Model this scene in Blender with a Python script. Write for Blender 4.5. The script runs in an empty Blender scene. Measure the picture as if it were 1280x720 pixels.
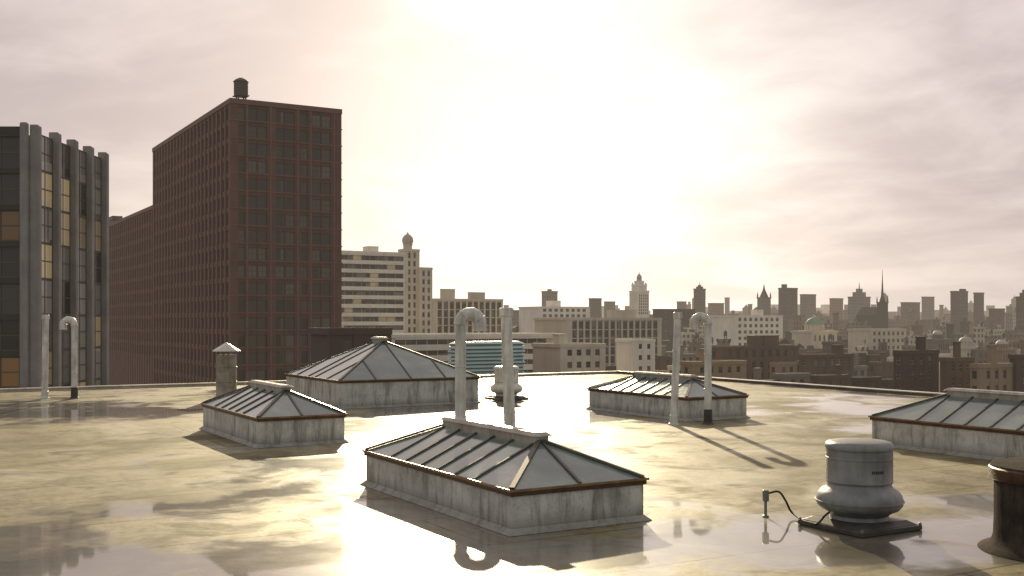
import bpy, bmesh, math, random
from mathutils import Vector, Matrix
R=math.radians
random.seed(7)
sc=bpy.context.scene
col=sc.collection
F=1350.0; CX=640.0; HY=400.0; CZ=3.0; GZ=-45.0
ROT=R(30)
U=Vector((-0.5,0.8660254,0)); V=Vector((0.8660254,0.5,0))
def ground(px,py,z=0.0):
    Y=F*(CZ-z)/(py-HY); return Vector(((px-CX)/F*Y,Y,z))
# ------------------------------------------------------------------ materials
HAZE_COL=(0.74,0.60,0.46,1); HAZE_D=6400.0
class NT:
    def __init__(s,nt): s.nt=nt
    def n(s,t,**kw):
        nd=s.nt.nodes.new(t)
        for k,v in kw.items(): setattr(nd,k,v)
        return nd
    def l(s,a,b): s.nt.links.new(a,b)
    def setin(s,sock,v):
        if isinstance(v,bpy.types.NodeSocket): s.l(v,sock)
        else: sock.default_value=v
    def math(s,op,a,b=0.0,clamp=False,c=None):
        nd=s.n('ShaderNodeMath',operation=op,use_clamp=clamp); s.setin(nd.inputs[0],a); s.setin(nd.inputs[1],b)
        if c is not None: s.setin(nd.inputs[2],c)
        return nd.outputs[0]
    def mix(s,f,a,b,bt='MIX'):
        nd=s.n('ShaderNodeMix',data_type='RGBA',blend_type=bt); s.setin(nd.inputs[0],f); s.setin(nd.inputs[6],a); s.setin(nd.inputs[7],b)
        return nd.outputs[2]
    def fmix(s,f,a,b):
        nd=s.n('ShaderNodeMix',data_type='FLOAT'); s.setin(nd.inputs[0],f); s.setin(nd.inputs[2],a); s.setin(nd.inputs[3],b)
        return nd.outputs[0]
    def noise(s,vec,scale,detail=4,rough=.55,dist=0.0):
        nd=s.n('ShaderNodeTexNoise'); 
        if vec is not None: s.l(vec,nd.inputs['Vector'])
        nd.inputs['Scale'].default_value=scale; nd.inputs['Detail'].default_value=detail
        nd.inputs['Roughness'].default_value=rough; nd.inputs['Distortion'].default_value=dist
        return nd.outputs['Fac']
    def ramp(s,f,stops):
        nd=s.n('ShaderNodeValToRGB'); s.l(f,nd.inputs[0]); e=nd.color_ramp.elements
        while len(e)<len(stops): e.new(0.5)
        for i,(p,c) in enumerate(stops):
            e[i].position=p; e[i].color=c if len(c)==4 else (*c,1)
        return nd.outputs[0]
    def step(s,f,a,b):
        nd=s.n('ShaderNodeMapRange',interpolation_type='SMOOTHSTEP'); s.l(f,nd.inputs[0])
        nd.inputs[1].default_value=a; nd.inputs[2].default_value=b; nd.inputs[3].default_value=0; nd.inputs[4].default_value=1
        return nd.outputs[0]
    def mapping(s,vec,scale=(1,1,1),rot=(0,0,0)):
        nd=s.n('ShaderNodeMapping'); s.l(vec,nd.inputs[0]); nd.inputs['Scale'].default_value=scale; nd.inputs['Rotation'].default_value=rot
        return nd.outputs[0]
def newmat(name):
    m=bpy.data.materials.new(name); m.use_nodes=True; nt=NT(m.node_tree)
    b=m.node_tree.nodes['Principled BSDF']; return m,nt,b
def add_painted_haze(m,nt,b,k=1.0):  # aerial haze painted into the material: emission grows with distance from the origin
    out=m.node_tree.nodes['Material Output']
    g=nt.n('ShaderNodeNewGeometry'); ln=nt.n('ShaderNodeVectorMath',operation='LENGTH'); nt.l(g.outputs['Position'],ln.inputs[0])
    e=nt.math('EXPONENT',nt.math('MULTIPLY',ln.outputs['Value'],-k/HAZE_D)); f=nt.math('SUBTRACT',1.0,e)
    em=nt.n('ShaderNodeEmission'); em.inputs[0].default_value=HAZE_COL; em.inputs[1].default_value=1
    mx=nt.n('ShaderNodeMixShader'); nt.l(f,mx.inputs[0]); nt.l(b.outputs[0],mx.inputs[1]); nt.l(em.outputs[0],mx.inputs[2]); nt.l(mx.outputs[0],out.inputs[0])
def basic(name,c,rough=.8,metal=0.0,var=.25,scale=1.0,haze=False,streak=0.0,emit=None,bump=0.0,spec=None):
    m,nt,b=newmat(name)
    if spec is not None: b.inputs['Specular IOR Level'].default_value=spec
    g=nt.n('ShaderNodeNewGeometry')
    n=nt.noise(g.outputs['Position'],scale,6,.6)
    d=tuple(x*(1-var) for x in c)+(1,); l=tuple(min(1,x*(1+var)) for x in c)+(1,)
    cc=nt.ramp(n,[(.3,d),(.7,l)])
    if streak:
        v=nt.mapping(g.outputs['Position'],(3.2,3.2,.35)); n2=nt.noise(v,1.0*scale,5,.65)
        cc=nt.mix(nt.math('MULTIPLY',nt.step(n2,.42,.72),streak),cc,(c[0]*.35,c[1]*.3,c[2]*.25,1))
    nt.l(cc,b.inputs['Base Color']); b.inputs['Metallic'].default_value=metal
    rr=nt.math('ADD',nt.math('MULTIPLY',n,.25),rough-.12,True); nt.l(rr,b.inputs['Roughness'])
    if bump:
        bp=nt.n('ShaderNodeBump'); bp.inputs['Strength'].default_value=bump; bp.inputs['Distance'].default_value=.02
        nt.l(nt.noise(g.outputs['Position'],scale*12,5,.6),bp.inputs['Height']); nt.l(bp.outputs[0],b.inputs['Normal'])
    if emit:
        b.inputs['Emission Color'].default_value=(*emit[:3],1); b.inputs['Emission Strength'].default_value=emit[3]
    if haze: add_painted_haze(m,nt,b)
    return m
def glassmat(name,c,c2,rough=.12,haze=True,emit=None,pw=3.0):
    m,nt,b=newmat(name); oi=nt.n('ShaderNodeObjectInfo'); g=nt.n('ShaderNodeNewGeometry')
    sn=nt.n('ShaderNodeVectorMath',operation='SNAP'); nt.l(g.outputs['Position'],sn.inputs[0]); sn.inputs[1].default_value=(3.1,3.1,3.3)
    wn=nt.n('ShaderNodeTexWhiteNoise'); nt.l(sn.outputs[0],wn.inputs['Vector'])
    f=nt.math('MULTIPLY',nt.math('POWER',wn.outputs['Value'],pw),1.0)
    cc=nt.mix(f,(*c,1),(*c2,1)); nt.l(cc,b.inputs['Base Color']); b.inputs['Roughness'].default_value=rough
    if emit:
        b.inputs['Emission Color'].default_value=(*emit[:3],1)
        nt.l(nt.math('MULTIPLY',oi.outputs['Random'],emit[3]),b.inputs['Emission Strength'])
    if haze: add_painted_haze(m,nt,b)
    return m
def citymat(name,c,win=(.03,.028,.026)):
    m,nt,b=newmat(name); tc=nt.n('ShaderNodeTexCoord'); g=nt.n('ShaderNodeNewGeometry'); oi=nt.n('ShaderNodeObjectInfo')
    sp=nt.n('ShaderNodeSeparateXYZ'); nt.l(tc.outputs['Object'],sp.inputs[0])
    cb=nt.n('ShaderNodeCombineXYZ'); nt.l(nt.math('ADD',sp.outputs[0],sp.outputs[1]),cb.inputs[0]); nt.l(sp.outputs[2],cb.inputs[1])
    br=nt.n('ShaderNodeTexBrick',offset=0.0,squash=1.0); nt.l(cb.outputs[0],br.inputs['Vector'])
    br.inputs['Scale'].default_value=1; br.inputs['Mortar Size'].default_value=.85; br.inputs['Brick Width'].default_value=3.4; br.inputs['Row Height'].default_value=3.6; br.inputs['Mortar Smooth'].default_value=.05
    br.inputs['Color1'].default_value=(*win,1); br.inputs['Color2'].default_value=(win[0]*3+.05,win[1]*3+.05,win[2]*3+.04,1); br.inputs['Mortar'].default_value=(*c,1)
    nz=nt.n('ShaderNodeSeparateXYZ'); nt.l(g.outputs['Normal'],nz.inputs[0])
    up=nt.math('GREATER_THAN',nz.outputs[2],.3)
    n=nt.noise(g.outputs['Position'],.03,4)
    rf=nt.mix(up,br.outputs['Color'],(c[0]*.7+.05,c[1]*.7+.05,c[2]*.7+.05,1))
    cc=nt.mix(nt.math('MULTIPLY',n,.5),rf,(0.05,.04,.035,1))
    nt.l(cc,b.inputs['Base Color']); b.inputs['Roughness'].default_value=.7; add_painted_haze(m,nt,b); return m
# roof membrane
def roofmat():
    m,nt,b=newmat('wet_roof_membrane'); g=nt.n('ShaderNodeNewGeometry')
    P=nt.mapping(g.outputs['Position'],(1,1,1),(0,0,-ROT))
    n1=nt.noise(P,.075,4,.5,.5); n2=nt.noise(P,.5,9,.60,.4); n3=nt.noise(P,5.0,9,.70); n4=nt.noise(P,45,4,.6); n5=nt.noise(P,.8,8,.62,.7)
    P2=nt.mapping(P,(1,1,1),(0,0,.4)); n6=nt.noise(P2,.22,8,.58,.8)
    # low spots where the water collects, and slightly raised drier areas (x, y, radius x, radius y, depth)
    low=[(-2.2,29,3.6,9,.07),(-1.0,12.0,3.0,2.6,.08),(3.6,15.2,2.2,2.4,.07),(-4.9,13.4,2.2,1.9,.06),(-15,38,7,5,.05),(-3.4,20.5,2.4,4.5,.05),(2.5,44,8,9,.05),(9,17,2.5,2.2,.04),
         (-9.2,19.5,3.6,3.0,-.06),(7.5,25.5,4.0,5.5,-.07),(-12.5,27,4,4,-.03),(-4.2,15.9,2.6,1.1,-.05),(12,32,5,5,-.04)]
    sp=nt.n('ShaderNodeSeparateXYZ'); nt.l(g.outputs['Position'],sp.inputs[0])
    acc=None
    for x,y,rx,ry,am in low:
        dx=nt.math('MULTIPLY',nt.math('SUBTRACT',sp.outputs[0],x),1/rx); dy=nt.math('MULTIPLY',nt.math('SUBTRACT',sp.outputs[1],y),1/ry)
        q=nt.math('ADD',nt.math('MULTIPLY',dx,dx),nt.math('MULTIPLY',dy,dy)); e=nt.math('MULTIPLY',nt.math('EXPONENT',nt.math('MULTIPLY',q,-1.0)),am)
        acc=e if acc is None else nt.math('ADD',acc,e)
    mm=nt.math('ADD',nt.math('MULTIPLY',n1,.62),nt.math('MULTIPLY',n2,.38)); mm=nt.math('ADD',mm,acc)
    wet=nt.step(mm,.485,.56)
    dry=nt.math('ADD',nt.math('MULTIPLY',n2,.5),nt.math('MULTIPLY',n3,.5))
    cd=nt.ramp(dry,[(.36,(.12,.098,.045)),(.46,(.25,.205,.105)),(.54,(.37,.315,.18)),(.66,(.50,.44,.28))])
    s6=nt.math('MULTIPLY',nt.step(n6,.47,.62),.55); s5=nt.math('MULTIPLY',nt.step(n5,.49,.64),.55); s3=nt.math('MULTIPLY',nt.step(n3,.54,.68),.5)
    cd=nt.mix(s6,cd,(.12,.10,.05,1))
    cd=nt.mix(s5,cd,(.085,.072,.034,1))
    cd=nt.mix(s3,cd,(.07,.058,.028,1))
    cd=nt.mix(nt.math('MULTIPLY',nt.step(n4,.5,.72),.3),cd,(.07,.055,.035,1))
    stain=nt.math('MAXIMUM',nt.math('MAXIMUM',s6,s5),s3)
    silt=nt.math('MULTIPLY',nt.step(nt.math('SUBTRACT',n2,n6),.04,.18),.4)
    cd=nt.mix(silt,cd,(.56,.51,.41,1))
    br=nt.n('ShaderNodeTexBrick',offset=.37); nt.l(P,br.inputs['Vector']); br.inputs['Scale'].default_value=1
    br.inputs['Brick Width'].default_value=11.0; br.inputs['Row Height'].default_value=2.1; br.inputs['Mortar Size'].default_value=.028; br.inputs['Mortar Smooth'].default_value=.3
    br.inputs['Color1'].default_value=(1,1,1,1); br.inputs['Color2'].default_value=(.78,.78,.76,1); br.inputs['Mortar'].default_value=(.35,.33,.30,1)
    cd=nt.mix(1.0,cd,br.outputs['Color'],'MULTIPLY')
    cw=nt.mix(.35,cd,(.30,.285,.265,1)); cw=nt.mix(1.0,cw,(.66,.66,.68,1),'MULTIPLY')
    cc=nt.mix(wet,cd,cw); nt.l(cc,b.inputs['Base Color'])
    rd=nt.math('ADD',nt.math('MULTIPLY',n3,.26),nt.math('MULTIPLY',stain,.35)); rd=nt.math('ADD',rd,.36)
    rw=nt.math('ADD',nt.math('MULTIPLY',n2,.30),.14)
    nt.l(nt.fmix(wet,rd,rw),b.inputs['Roughness'])
    nt.l(nt.math('SUBTRACT',.42,nt.math('MULTIPLY',stain,.45),True),b.inputs['Specular IOR Level'])
    film=nt.step(nt.math('ADD',mm,nt.math('MULTIPLY',n5,.06)),.505,.575)
    nt.l(nt.fmix(film,.03,1.0),b.inputs['Coat Weight'])
    nt.l(nt.math('ADD',nt.math('MULTIPLY',n5,.10),nt.fmix(wet,.12,-.02)),b.inputs['Coat Roughness'])
    b.inputs['Coat IOR'].default_value=1.36
    bp=nt.n('ShaderNodeBump'); bp.inputs['Distance'].default_value=.012
    h=nt.math('ADD',nt.math('MULTIPLY',n3,1.0),nt.math('MULTIPLY',n4,.25)); h=nt.math('SUBTRACT',h,nt.math('MULTIPLY',br.outputs['Fac'],.6))
    nt.l(nt.fmix(wet,.5,.04),bp.inputs['Strength'])
    nt.l(h,bp.inputs['Height']); nt.l(bp.outputs[0],b.inputs['Normal'])
    bp2=nt.n('ShaderNodeBump'); bp2.inputs['Distance'].default_value=.010; nt.l(nt.fmix(wet,.15,.015),bp2.inputs['Strength']); nt.l(n5,bp2.inputs['Height']); nt.l(bp2.outputs[0],b.inputs['Coat Normal'])
    return m
def curbmat():
    m,nt,b=newmat('stained_white_curb'); g=nt.n('ShaderNodeNewGeometry')
    v=nt.mapping(g.outputs['Position'],(3.2,3.2,.55)); s1=nt.noise(v,1.3,9,.72,.4); n=nt.noise(g.outputs['Position'],1.6,8,.68); f=nt.noise(g.outputs['Position'],25,5,.6)
    c=nt.ramp(n,[(.3,(.34,.33,.30)),(.55,(.58,.57,.53)),(.8,(.72,.71,.67))])
    c=nt.mix(nt.math('MULTIPLY',nt.step(s1,.45,.66),.8),c,(.15,.135,.105,1))
    sz=nt.n('ShaderNodeSeparateXYZ'); nt.l(g.outputs['Position'],sz.inputs[0])
    low=nt.math('SUBTRACT',1.0,nt.step(nt.math('ADD',sz.outputs[2],nt.math('MULTIPLY',n,-.35)),-.16,.14))
    c=nt.mix(nt.math('MULTIPLY',low,.6),c,(.13,.115,.09,1))
    c=nt.mix(nt.math('MULTIPLY',nt.step(f,.52,.7),.4),c,(.16,.14,.12,1))
    nt.l(c,b.inputs['Base Color']); b.inputs['Roughness'].default_value=.5
    bp=nt.n('ShaderNodeBump'); bp.inputs['Strength'].default_value=.5; bp.inputs['Distance'].default_value=.012; nt.l(nt.math('ADD',f,s1),bp.inputs['Height']); nt.l(bp.outputs[0],b.inputs['Normal'])
    return m
def skyglass():
    m,nt,b=newmat('dusty_skylight_glass'); g=nt.n('ShaderNodeNewGeometry'); oi=nt.n('ShaderNodeObjectInfo')
    n=nt.noise(g.outputs['Position'],1.1,6,.6); f=nt.noise(g.outputs['Position'],9,6,.65)
    a=nt.math('ADD',nt.math('MULTIPLY',n,.75),nt.math('MULTIPLY',oi.outputs['Random'],.28))
    c=nt.ramp(a,[(.25,(.085,.11,.10)),(.55,(.18,.215,.19)),(.8,(.33,.365,.33))])
    nt.l(c,b.inputs['Base Color']); nt.l(nt.math('ADD',nt.math('MULTIPLY',f,.26),.03),b.inputs['Roughness'])
    b.inputs['Coat Weight'].default_value=.5; b.inputs['Coat Roughness'].default_value=.06
    return m
M={}
M['roof']=roofmat(); M['curb']=curbmat(); M['sglass']=skyglass()
M['bronze']=basic('weathered_bronze',(.10,.058,.032),.45,.5,.4,3,streak=.5)
M['drip']=basic('drip_edge_copper',(.24,.16,.09),.4,.5,.4,3,streak=.3)
M['bar']=basic('glazing_bar_metal',(.12,.11,.095),.42,.4,.3,3)
M['capm']=basic('ridge_cap_metal',(.36,.34,.30),.45,.4,.3,3,streak=.5)
M['pipe']=basic('painted_pipe',(.62,.61,.58),.45,.1,.25,2.5,streak=.65,bump=.1)
M['pipedark']=basic('dark_pipe_boot',(.06,.055,.05),.6,.2,.3,5)
M['galv']=basic('dull_grey_fan_paint',(.22,.225,.22),.44,.3,.3,2.5,streak=.3,bump=.12)
M['galvdark']=basic('dark_fan_base',(.08,.07,.06),.45,.2,.35,4,streak=.3)
M['galvlight']=basic('pale_fan_paint',(.6,.57,.5),.4,.1,.2,3,streak=.3)
M['black']=basic('black_rubber',(.02,.02,.02),.5)
M['rust']=basic('weathered_flue',(.30,.26,.21),.5,.3,.4,3,streak=.5)
M['coping']=basic('parapet_coping',(.50,.46,.40),.4,.3,.3,1,streak=.2)
M['copingd']=basic('dark_parapet',(.16,.135,.11),.6,0,.35,1,streak=.3)
M['stub']=basic('grimy_stub',(.055,.045,.037),.85,0,.5,3,streak=.7,bump=.3,spec=.05)
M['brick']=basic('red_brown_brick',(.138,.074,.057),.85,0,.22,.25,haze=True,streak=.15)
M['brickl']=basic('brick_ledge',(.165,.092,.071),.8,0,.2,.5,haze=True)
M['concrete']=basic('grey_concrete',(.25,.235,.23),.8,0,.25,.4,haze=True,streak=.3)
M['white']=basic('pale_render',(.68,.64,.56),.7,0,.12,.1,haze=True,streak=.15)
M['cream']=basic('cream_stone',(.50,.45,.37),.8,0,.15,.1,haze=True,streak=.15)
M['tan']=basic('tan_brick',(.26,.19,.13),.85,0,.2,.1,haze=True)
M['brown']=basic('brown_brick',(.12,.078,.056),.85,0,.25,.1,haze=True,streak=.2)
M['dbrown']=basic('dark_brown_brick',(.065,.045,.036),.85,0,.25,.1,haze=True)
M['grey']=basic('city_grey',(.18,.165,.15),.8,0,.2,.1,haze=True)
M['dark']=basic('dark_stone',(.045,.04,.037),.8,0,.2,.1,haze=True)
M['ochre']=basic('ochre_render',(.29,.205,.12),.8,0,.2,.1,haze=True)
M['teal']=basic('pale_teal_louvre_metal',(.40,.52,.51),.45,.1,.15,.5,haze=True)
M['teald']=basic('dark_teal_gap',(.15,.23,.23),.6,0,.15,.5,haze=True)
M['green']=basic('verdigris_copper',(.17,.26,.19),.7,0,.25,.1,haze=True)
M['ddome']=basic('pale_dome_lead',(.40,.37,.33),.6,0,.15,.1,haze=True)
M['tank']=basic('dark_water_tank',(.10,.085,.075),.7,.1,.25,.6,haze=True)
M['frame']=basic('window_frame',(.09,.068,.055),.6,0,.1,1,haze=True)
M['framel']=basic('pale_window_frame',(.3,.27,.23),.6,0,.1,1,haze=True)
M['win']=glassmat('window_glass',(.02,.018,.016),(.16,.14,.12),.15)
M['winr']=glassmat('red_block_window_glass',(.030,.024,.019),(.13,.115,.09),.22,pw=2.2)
M['pale']=glassmat('painted_reflection_glass',(.12,.115,.105),(.42,.41,.37),.12,pw=1.5)  # pale base colour painted in to stand for sky reflected in panes
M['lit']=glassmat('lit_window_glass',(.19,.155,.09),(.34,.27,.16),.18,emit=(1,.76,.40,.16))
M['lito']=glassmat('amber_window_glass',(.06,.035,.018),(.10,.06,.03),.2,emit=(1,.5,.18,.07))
cityc={'brown':('brown brick',(.12,.077,.056)),'tan':('tan',(.24,.19,.135)),'cream':('cream',(.54,.49,.40)),'grey':('grey',(.18,.165,.15)),'dark':('dark brown',(.05,.04,.034)),'rose':('reddish brown',(.16,.09,.068))}
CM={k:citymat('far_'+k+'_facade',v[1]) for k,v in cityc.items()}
# ------------------------------------------------------------------ mesh helpers
class MB:
    def __init__(s): s.v=[]; s.f=[]; s.mi=[]; s.cur=0
    def add(s,vs,fs):
        o=len(s.v); s.v+= [tuple(p) for p in vs]; s.f+=[tuple(i+o for i in f) for f in fs]; s.mi+=[s.cur]*len(fs); return s
    def box(s,x0,x1,y0,y1,z0,z1):
        return s.add([(x0,y0,z0),(x1,y0,z0),(x1,y1,z0),(x0,y1,z0),(x0,y0,z1),(x1,y0,z1),(x1,y1,z1),(x0,y1,z1)],
            [(0,3,2,1),(4,5,6,7),(0,1,5,4),(1,2,6,5),(2,3,7,6),(3,0,4,7)])
    def frust(s,a,b,z0,z1):
        return s.add([(a[0],a[2],z0),(a[1],a[2],z0),(a[1],a[3],z0),(a[0],a[3],z0),(b[0],b[2],z1),(b[1],b[2],z1),(b[1],b[3],z1),(b[0],b[3],z1)],
            [(0,3,2,1),(4,5,6,7),(0,1,5,4),(1,2,6,5),(2,3,7,6),(3,0,4,7)])
    def lathe(s,prof,seg=32,cx=0,cy=0):
        vs=[];fs=[];n=len(prof)
        for r,z in prof:
            for k in range(seg):
                a=2*math.pi*k/seg; vs.append((cx+r*math.cos(a),cy+r*math.sin(a),z))
        for i in range(n-1):
            for k in range(seg):
                k2=(k+1)%seg; fs.append((i*seg+k,i*seg+k2,(i+1)*seg+k2,(i+1)*seg+k))
        fs.append(tuple(range(seg))[::-1]); fs.append(tuple((n-1)*seg+k for k in range(seg)))
        return s.add(vs,fs)
    def tube(s,path,r,seg=16):
        path=[Vector(p) for p in path]; vs=[];fs=[]
        rs=r if isinstance(r,(list,tuple)) else [r]*len(path)
        up=Vector((0,1,0)); T0=(path[1]-path[0]).normalized()
        if abs(T0.dot(up))>.9: up=Vector((1,0,0))
        Nn=(up-T0*up.dot(T0)).normalized()
        for i,p in enumerate(path):
            T=(path[min(i+1,len(path)-1)]-path[max(i-1,0)]).normalized()
            Nn=(Nn-T*Nn.dot(T)).normalized(); B=T.cross(Nn)
            for k in range(seg):
                a=2*math.pi*k/seg; vs.append(p+(Nn*math.cos(a)+B*math.sin(a))*rs[i])
        for i in range(len(path)-1):
            for k in range(seg):
                k2=(k+1)%seg; fs.append((i*seg+k,i*seg+k2,(i+1)*seg+k2,(i+1)*seg+k))
        fs.append(tuple(range(seg))[::-1]); fs.append(tuple((len(path)-1)*seg+k for k in range(seg)))
        return s.add(vs,fs)
    def beam(s,a,b,w,h,lift=0.0):
        a=Vector(a);b=Vector(b);T=(b-a).normalized(); S=T.cross(Vector((0,0,1))).normalized(); N=S.cross(T)
        vs=[]
        for p in (a,b):
            for x,y in ((-w/2,lift),(w/2,lift),(w/2,lift+h),(-w/2,lift+h)): vs.append(p+S*x+N*y)
        return s.add(vs,[(0,1,2,3),(4,7,6,5),(0,4,5,1),(1,5,6,2),(2,6,7,3),(3,7,4,0)])
    def build(s,name,mat,parent=None,smooth=False,bevel=0.0,loc=None,rz=None):
        me=bpy.data.meshes.new(name); me.from_pydata(s.v,[],s.f)
        mats=mat if isinstance(mat,(list,tuple)) else [mat]
        for m in mats: me.materials.append(m)
        for i,p in enumerate(me.polygons): p.material_index=s.mi[i]
        bm=bmesh.new(); bm.from_mesh(me); bmesh.ops.recalc_face_normals(bm,faces=bm.faces); bm.to_mesh(me); bm.free()
        if smooth:
            me.shade_smooth(); me.set_sharp_from_angle(angle=R(38))
        o=bpy.data.objects.new(name,me); col.objects.link(o)
        if parent: o.parent=parent
        if loc is not None: o.location=loc
        if rz is not None: o.rotation_euler=(0,0,rz)
        if bevel:
            b=o.modifiers.new('bevel','BEVEL'); b.width=bevel; b.segments=2; b.limit_method='ANGLE'
        return o
def tag(o,label=None,cat=None,group=None,kind=None):
    if label: o['label']=label
    if cat: o['category']=cat
    if group: o['group']=group
    if kind: o['kind']=kind
    return o
def thing(name,label,cat,loc,rz=ROT,group=None):
    o=bpy.data.objects.new(name,None); col.objects.link(o); o.location=loc; o.rotation_euler=(0,0,rz); o.empty_display_size=.2
    return tag(o,label,cat,group)
# ------------------------------------------------------------------ setting
mb=MB(); S=12000; mb.add([(-S,-S,GZ),(S,-S,GZ),(S,S,GZ),(-S,S,GZ)],[(0,1,2,3)])
tag(mb.build('city_ground',basic('dark_city_ground',(.06,.05,.042),.9,0,.4,.01,haze=True)),kind='structure')
P=ground(775,466.5)
deck=MB(); deck.box(-75,0,-110,0,GZ+.01,0)
tag(deck.build('roof_deck',M['roof'],loc=P,rz=ROT),kind='structure')
t=thing('parapet','low pale metal-capped parapet along the back left edge of the roof','parapet',P)
mb=MB(); mb.box(-75,0,-.24,0.02,0.002,.09); mb.build('upstand',M['coping'],t)
mb=MB()
for k in range(25): mb.box(-75+3*k+.006,-72+3*k-.006,-.30,.08,.09,.14)
mb.build('coping',M['coping'],t,bevel=.01)
t=thing('parapet','low dark parapet with pale capping running down the right edge of the roof','parapet',P)
mb=MB(); mb.box(-.30,.02,-80,-.33,0.002,.10); mb.build('upstand',M['copingd'],t)
mb=MB()
for k in range(26): mb.box(-.36,.08,-.33-3*k-2.994,-.33-3*k-.006,.10,.145)
mb.build('coping',M['coping'],t,bevel=.01)
# ------------------------------------------------------------------ skylights
def skylight(label,near,L,W,ch,rise,inset,npan,nend,cap_w=.34,cap_h=.13):
    t=thing('skylight',label,'skylight',near,group='hipped glass skylights on the roof')
    mb=MB(); mb.frust((-.10,W+.10,-.10,L+.10),(0,W,0,L),0.003,.09); mb.box(0,W,0,L,.085,ch); mb.build('curb',M['curb'],t,bevel=.012)
    e=.035; mb=MB()
    mb.box(-e,W+e,-e,.10,ch,ch+.085); mb.box(-e,W+e,L-.10,L+e,ch,ch+.085); mb.box(-e,.10,.10,L-.10,ch,ch+.085); mb.box(W-.10,W+e,.10,L-.10,ch,ch+.085)
    ef=mb.build('eave_frame',M['bronze'],t,bevel=.01)
    e2=.06; mb=MB(); z0=ch+.065; z1=ch+.10
    mb.box(-e2,W+e2,-e2,-e+.0-.002,z0,z1); mb.box(-e2,W+e2,L+e+.002,L+e2,z0,z1); mb.box(-e2,-e-.002,-e,L+e,z0,z1); mb.box(W+e+.002,W+e2,-e,L+e,z0,z1)
    mb.build('drip_edge',M['drip'],ef)
    zb=ch+.09; zt=ch+.09+rise; ix=W/2
    def facemap(kind):
        if kind=='l': return lambda a,b:(b*ix+0.0,a,zb+b*rise)
        if kind=='r': return lambda a,b:(W-b*ix,a,zb+b*rise)
        if kind=='n': return lambda a,b:(a,b*inset,zb+b*rise)
        return lambda a,b:(a,L-b*inset,zb+b*rise)
    for kind,A,ins,n in (('l',L,inset,npan),('r',L,inset,npan),('n',W,ix,0),('f',W,ix,0)):
        f=facemap(kind)
        if n: 
            st=[0,ins]+[ins+(A-2*ins)*(k+1)/n for k in range(n)]+[A]
            if ins>2: st=[0,ins*.5,ins]+[ins+(A-2*ins)*(k+1)/n for k in range(n)]+[A-ins*.5,A]
        else: st=[W*k/(2*nend) for k in range(2*nend+1)]
        h=lambda a:max(0,min(1,a/ins,(A-a)/ins))
        for a0,a1 in zip(st,st[1:]):
            pts=[f(a0,0),f(a1,0)]
            if h(a1)>1e-4: pts.append(f(a1,h(a1)))
            if h(a0)>1e-4: pts.append(f(a0,h(a0)))
            g=MB(); g.add(pts,[tuple(range(len(pts)))]); o=g.build('glass_panel',M['sglass'],t)
            me=o.data
            if me.polygons[0].normal.z<0: me.flip_normals()
        for a in st[1:-1]:
            b_=MB(); b_.beam(f(a,0),f(a,h(a)),.045,.024,.003); b_.build('glazing_bar',M['bar'],t)
    for c,e_ in (((0,0),(ix,inset)),((W,0),(ix,inset)),((0,L),(ix,L-inset)),((W,L),(ix,L-inset))):
        hb=MB(); hb.beam((c[0],c[1],zb),(e_[0],e_[1],zt),.075,.038,.004); hb.build('hip_bar',M['bar'],t)
    mb=MB(); c=cap_w/2; y0=inset-.12;y1=L-inset+.12
    mb.box(ix-c*.72,ix+c*.72,y0+.06,y1-.06,zt-.10,zt+cap_h*.55)
    mb.frust((ix-c,ix+c,y0,y1),(ix-c*.55,ix+c*.55,y0+.08,y1-.08),zt+cap_h*.55,zt+cap_h)
    mb.build('ridge_cap',M['capm'],t,bevel=.01)
    return t
skylight('large white-curbed glass skylight in the centre foreground, in front of two tall pipes',(0,15.05,0),5.3,2.28,.54,.52,1.12,5,1)
skylight('small hipped glass skylight, leftmost on the roof, beside the capped flue',(-5.95,25.3,0),5.1,2.15,.62,.54,1.25,4,1)
skylight('big steep pyramid-like glass skylight in front of the red brick tower',(-5.80,36.3,0),5.6,5.3,.87,1.26,2.45,1,2,.4,.16)
skylight('low hipped skylight standing right behind the pipe pair on the right',(5.15,31.9,0),5.1,2.35,.62,.46,1.15,5,1)
skylight('hipped skylight cut off by the right edge of the picture, near the parapet',Vector((8.65,25.96,0))-U*5.8,5.8,2.5,.60,.58,1.3,5,1)
# ------------------------------------------------------------------ near right stub
t=thing('vent_stub','grimy dark round vent stub with flared foot cut off at the lower right edge','vent',(7.14,14.0,0),0)
mb=MB(); mb.lathe([(1.02,.003),(1.0,.02),(.90,.06),(.85,.11),(.83,.18),(.82,.4),(.82,.60),(.82,.92)],56); mb.build('flared_body',M['stub'],t,True)
mb=MB(); mb.lathe([(.82,.92),(.875,.925),(.885,.94),(.885,1.07),(.87,1.085)],56); mb.build('rim_band',M['bronze'],t,True)
mb=MB(); mb.lathe([(.87,1.085),(.86,1.11),(.80,1.125),(.5,1.14),(.2,1.15),(.02,1.15)],56); mb.build('metal_cap',M['stub'],t,True)
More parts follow.
